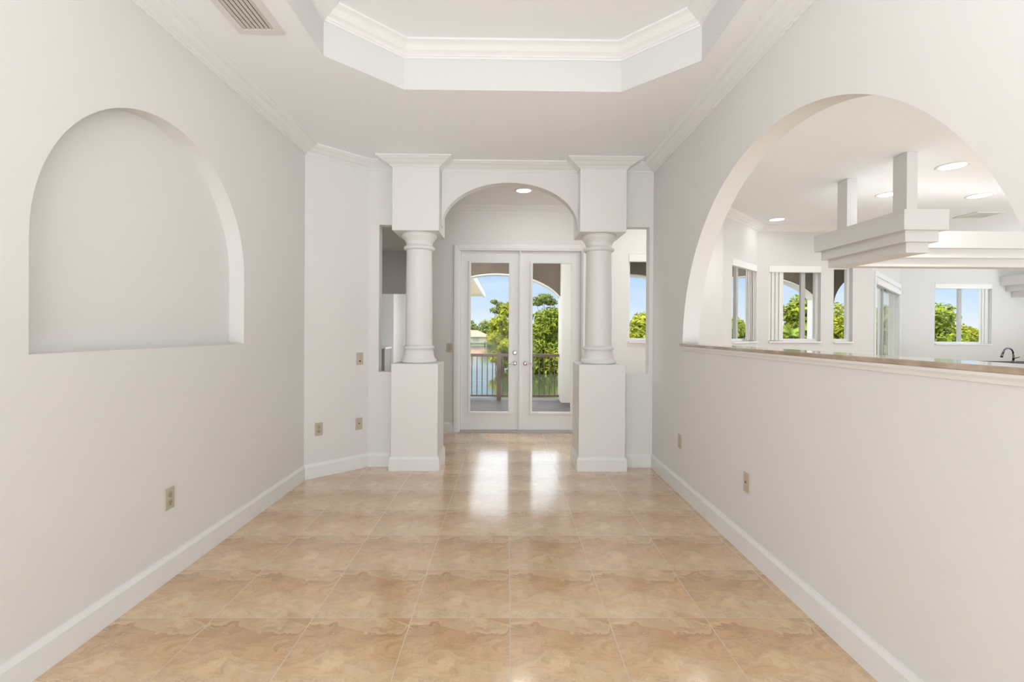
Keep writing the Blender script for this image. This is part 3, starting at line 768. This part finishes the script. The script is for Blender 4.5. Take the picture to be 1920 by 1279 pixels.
# roof eave of the wing beyond the hall
ev = MB(); ev.box(-4.6, -.93, 10.2, 19.6, 2.745, 2.80); o = struct(ev.build('roof_eave', SOFF))
struct(MB().box(-.93, -.87, 10.2, 19.62, 2.70, 2.90).build('trim_7', FASC))
struct(MB().hexa([(-4.6, 10.2, 2.80), (-.87, 10.2, 2.90), (-.87, 19.6, 2.90), (-4.6, 19.6, 2.80), (-4.6, 10.2, 3.9), (-.87, 10.2, 2.92), (-.87, 19.6, 2.92), (-4.6, 19.6, 3.9)]).build('roof_wing', ROOFT))
struct(MB().box(-1.55, -1.45, 13.0, 18.6, -2.6, 2.75).build('wall_wing', CREAM))
struct(MB().box(-1.44, 6, 10.2, 22, -2.8, -2.42).build('bounce_slab', BOUNCE))  # unseen pale slab added to bounce sunlight up to the eave and pier
# added unseen slab that keeps the sun out of the rear opening
struct(MB().box(-3, 3, -6.5, YR - .16, 2.6, 2.75).build('roof_sun_shield', CEIL))
struct(MB().box(-3, 3, -6.5, YR, -.25, -.01).build('floor_porch', DECK))

# ------------------------------------------------------------------ lake, banks, far house
struct(MB().box(-160, 220, 10.5, 260, -2.8, -2.5).build('lake', WATER))
struct(MB().slab2d([(-160, 150), (40, 150), (40, 70), (14, 52), (12, 30), (18, 14), (220, 14), (220, 260), (-160, 260)], [], lambda a, b, s: (a, b, s), -2.9, -2.2).build('ground', GRASS))
t = thing('lake_house', 'low cream house with a terracotta tile roof across the lake', 'house', (-15, 158, -2.2))
MB().box(-30, -6.6, 152, 164, -2.2, -.35).build('wall', CREAM, t)
MB().hexa([(-31, 151, -.4), (-5.2, 151, -.4), (-5.2, 165, -.4), (-31, 165, -.4), (-27, 157, 1.7), (-9.5, 157, 1.7), (-9.5, 159, 1.7), (-27, 159, 1.7)]).build('roof', ROOFT, t)
for x in (-25, -20, -15, -10.5): MB().box(x, x + 2, 151.9, 152.05, -1.9, -.7).build('window', GREYV, t)
t = thing('boat_dock', 'dark wooden dock on the water in front of the far house', 'dock', (-11, 135, -2.5))
MB().box(-22, -5.2, 133, 137, -2.12, -1.95).build('deck', DOCKM, t)
for x in (-20, -15, -9.9, -6): MB().tube([(x, 134, -2.7), (x, 134, -1.5)], .16, 8).build('pile', DOCKM, t)

# ------------------------------------------------------------------ trees
rng = np.random.default_rng(7)
def leaf_cloud(blobs, n, size, seed, flat=.0):
    r = np.random.default_rng(seed); vol = np.array([b[3] * b[4] * b[5] for b in blobs]) ** .67; vol /= vol.sum()
    idx = r.choice(len(blobs), n, p=vol); B = np.array([b[:6] for b in blobs])[idx]
    d = r.normal(size=(n, 3)); d /= np.linalg.norm(d, axis=1)[:, None]
    rad = (r.random(n) ** .28)[:, None] * (1 + .16 * np.sin(d[:, :1] * 7 + d[:, 1:2] * 5 + d[:, 2:] * 6))
    c = B[:, :3] + d * rad * B[:, 3:6]
    nrm = d + r.normal(size=(n, 3)) * .75; nrm[:, 2] += .35; nrm /= np.linalg.norm(nrm, axis=1)[:, None]
    a = np.cross(nrm, r.normal(size=(n, 3))); a /= np.linalg.norm(a, axis=1)[:, None]; b = np.cross(nrm, a)
    s = (size * (.6 + .8 * r.random(n)))[:, None]
    v = np.empty((n, 4, 3)); v[:, 0] = c - a * s; v[:, 1] = c - b * s * .45 + nrm * s * .1; v[:, 2] = c + a * s; v[:, 3] = c + b * s * .45 + nrm * s * .1
    return v.reshape(-1, 3)
def tree(name, label, x, y, z0, blobs, n, size, mat, seed, group, trunk_r=.18):
    """blobs relative to (x, y, 0): (dx, dy, z, rx, ry, rz)"""
    t = thing(name, label, 'tree', (x, y, z0), group=group)
    v = leaf_cloud([(b[0], b[1], b[2] - z0, *b[3:]) for b in blobs], n, size, seed)
    me = bpy.data.meshes.new('crown'); me.from_pydata(v.tolist(), [], np.arange(n * 4).reshape(-1, 4).tolist()); me.materials.append(mat)
    o = bpy.data.objects.new('crown', me); col.objects.link(o); o.parent = t
    m = MB(); top = max(b[2] for b in blobs) - z0
    r = random.Random(seed)
    m.tube([(0, 0, -.4), (r.uniform(-.1, .1), 0, top * .35), (r.uniform(-.2, .2), .1, top * .8)], [trunk_r, trunk_r * .75, trunk_r * .35], 8)
    for b in blobs[:6]:
        m.tube([(0, 0, top * .25), (b[0] * .5, b[1] * .5, (b[2] - z0) * .62), (b[0], b[1], b[2] - z0)], [trunk_r * .6, trunk_r * .4, trunk_r * .12], 6)
    m.build('trunk', BARK, t, local=True)
    return t
def blobs_for(seed, w, zb, zt, k):
    r = random.Random(seed); out = []
    for i in range(k):
        f = (i + .5) / k; z = zb + (zt - zb) * (.12 + .78 * f)
        s = w * (1.0 - .45 * f); a = r.uniform(0, 2 * PI); q = r.uniform(.1, .75) * s
        rr = w * r.uniform(.42, .62) * (1 - .25 * f)
        out.append((math.cos(a) * q, math.sin(a) * q * .7, z, rr, rr, min(rr * .8, (zt - zb) * .3)))
    return out
G1 = 'mangrove trees at the water beyond the railing'
tree('mangrove_tree', 'yellow green mangrove overhanging the water behind the railing post, in the left door pane', -.35, 47, -2.5, blobs_for(3, 1.75, -2.4, 3.1, 11) + [(.4, 0, 3.4, .7, .7, .7)], 7000, .17, LEAF_A, 11, G1)
tree('mangrove_tree', 'tall dense green tree filling the lower right door pane beyond the railing', 3.3, 45.5, -2.5, blobs_for(5, 2.5, -2.4, 3.7, 14) + [(-1.0, -.9, -2.2, 1.4, .9, .5), (1.2, -.9, -2.2, 1.4, .9, .5), (-1.2, -.3, -1.5, 1.3, 1.2, .9), (1.1, -.4, -1.6, 1.3, 1.2, .8), (0, -.5, -1.0, 1.3, 1.1, .9)], 11000, .19, LEAF_B, 12, G1)
tree('mangrove_tree', 'dense green tree at the water just left of the white pier outside', 7.0, 53, -2.5, blobs_for(8, 2.5, -2.4, 3.4, 12), 8000, .19, LEAF_B, 13, G1)
tree('mangrove_tree', 'low yellow green tree at the water directly behind the middle of the french doors', 1.3, 54, -2.5, blobs_for(9, 2.1, -2.4, 3.2, 10), 6500, .17, LEAF_A, 14, G1)
tree('pine_tree', 'tall airy flat topped tree rising behind the right door pane trees', 5.3, 70, -2.4, [(0, 0, 6.0, 1.7, 1.5, .55), (-.9, 0, 5.4, 1.0, 1, .4), (1.1, 0, 5.5, .9, 1, .4), (.2, 0, 6.5, .9, .9, .35)], 1100, .2, LEAF_C, 15, G1, .12)
tree('pine_tree', 'thin wispy tree standing above the mangrove in the left door pane', -1.6, 75, -2.4, [(0, 0, 4.6, 1.0, 1, .5), (.6, 0, 5.4, .7, .7, .5), (-.3, 0, 5.9, .6, .6, .35), (.9, 0, 4.2, .8, .8, .4)], 700, .2, LEAF_C, 16, G1, .1)
G2 = 'far treeline across the lake'
r_ = random.Random(4)
for i in range(9):
    x = -62 + i * 9.5 + r_.uniform(-1, 1); h = r_.uniform(4.4, 6.4); y = 182 + (i % 2) * 17
    tree('shore_tree', 'dull green tree in the distant treeline across the lake', x, y, -2.2, blobs_for(30 + i, 6.5, -1.6, h, 8), 2200, .6, LEAF_C, 40 + i, G2, .3)
G3 = 'trees beyond the kitchen and foyer windows'
for i, (nm, lb, x, y, w, zt, n, sz, mt) in enumerate((
    ('garden_tree', 'yellow green bushy tree in the narrow foyer window right of the right column', 11.6, 40, 2.4, 3.0, 6500, .17, LEAF_A),
    ('garden_tree', 'darker green tree top behind the bush in the narrow foyer window', 14.6, 49, 3.0, 3.4, 5500, .2, LEAF_B),
    ('garden_tree', 'leafy round topped tree in the wide nook window', 15.7, 25.0, 1.7, 3.5, 8500, .14, LEAF_B),
    ('garden_tree', 'orange tinged bright green tree at the narrow window right of the nook pier', 22.5, 33, 2.6, 3.2, 6500, .17, LEAF_A),
    ('garden_tree', 'low bright shrub below the palm in the wide nook window', 13.9, 24, 1.0, 1.6, 3500, .12, LEAF_A),
    ('garden_tree', 'rounded dark green tree in the left half of the distant family room window', 25.4, 29, 2.6, 3.05, 8500, .16, LEAF_B),
    ('garden_tree', 'small yellow green tree in the right half of the distant family room window', 38.3, 40, 2.2, 2.05, 4500, .18, LEAF_A),
    ('garden_tree', 'green tree seen through the slit of the sliding glass door', 20.6, 26.6, 1.8, 3.1, 5000, .14, LEAF_B),
    ('garden_tree', 'tall green tree seen at the left of the angled nook window', 11.3, 23.5, 1.0, 2.3, 4000, .13, LEAF_B))):
    tree(nm, lb, x, y, -2.3, blobs_for(60 + i, w, -2.0, zt, 11), n, sz, mt, 70 + i, G3, .14)
# palm
t = thing('palm_tree', 'small palm with arching fronds in the wide nook window', 'palm', (12.4, 21.0, -2.3))
MB().tube([(0, 0, -.3), (.05, 0, 1.6), (0, 0, 3.5)], [.13, .10, .09], 10).build('trunk', BARK, t, local=True)
pr = random.Random(2)
for k in range(13):
    a = 2 * PI * k / 13 + pr.uniform(-.2, .2); el_ = pr.uniform(.35, 1.3); m = MB(); L_ = pr.uniform(1.0, 1.35); pts = []
    for s in range(9):
        q = s / 8; r0 = L_ * q * math.cos(el_ * (1 - .5 * q)); pts.append(Vector((math.cos(a) * r0, math.sin(a) * r0, 3.5 + L_ * (q * math.sin(el_) - .55 * q * q))))
    m.tube(pts, .012, 5)
    sd = Vector((-math.sin(a), math.cos(a), 0))
    for s in range(1, 33):
        q = s / 33 * 8; i = min(int(q), 7); p = pts[i].lerp(pts[i + 1], q - i); d = (pts[i + 1] - pts[i]).normalized(); ll = .34 * math.sin(PI * min(1, .12 + s / 36))
        for sg in (-1, 1):
            tip = p + sd * sg * ll * .8 + d * ll * .6 - Vector((0, 0, ll * .35))
            m.add([p, p + d * .035, tip], [(0, 1, 2)])
    m.build('frond', LEAF_P, t, local=True)
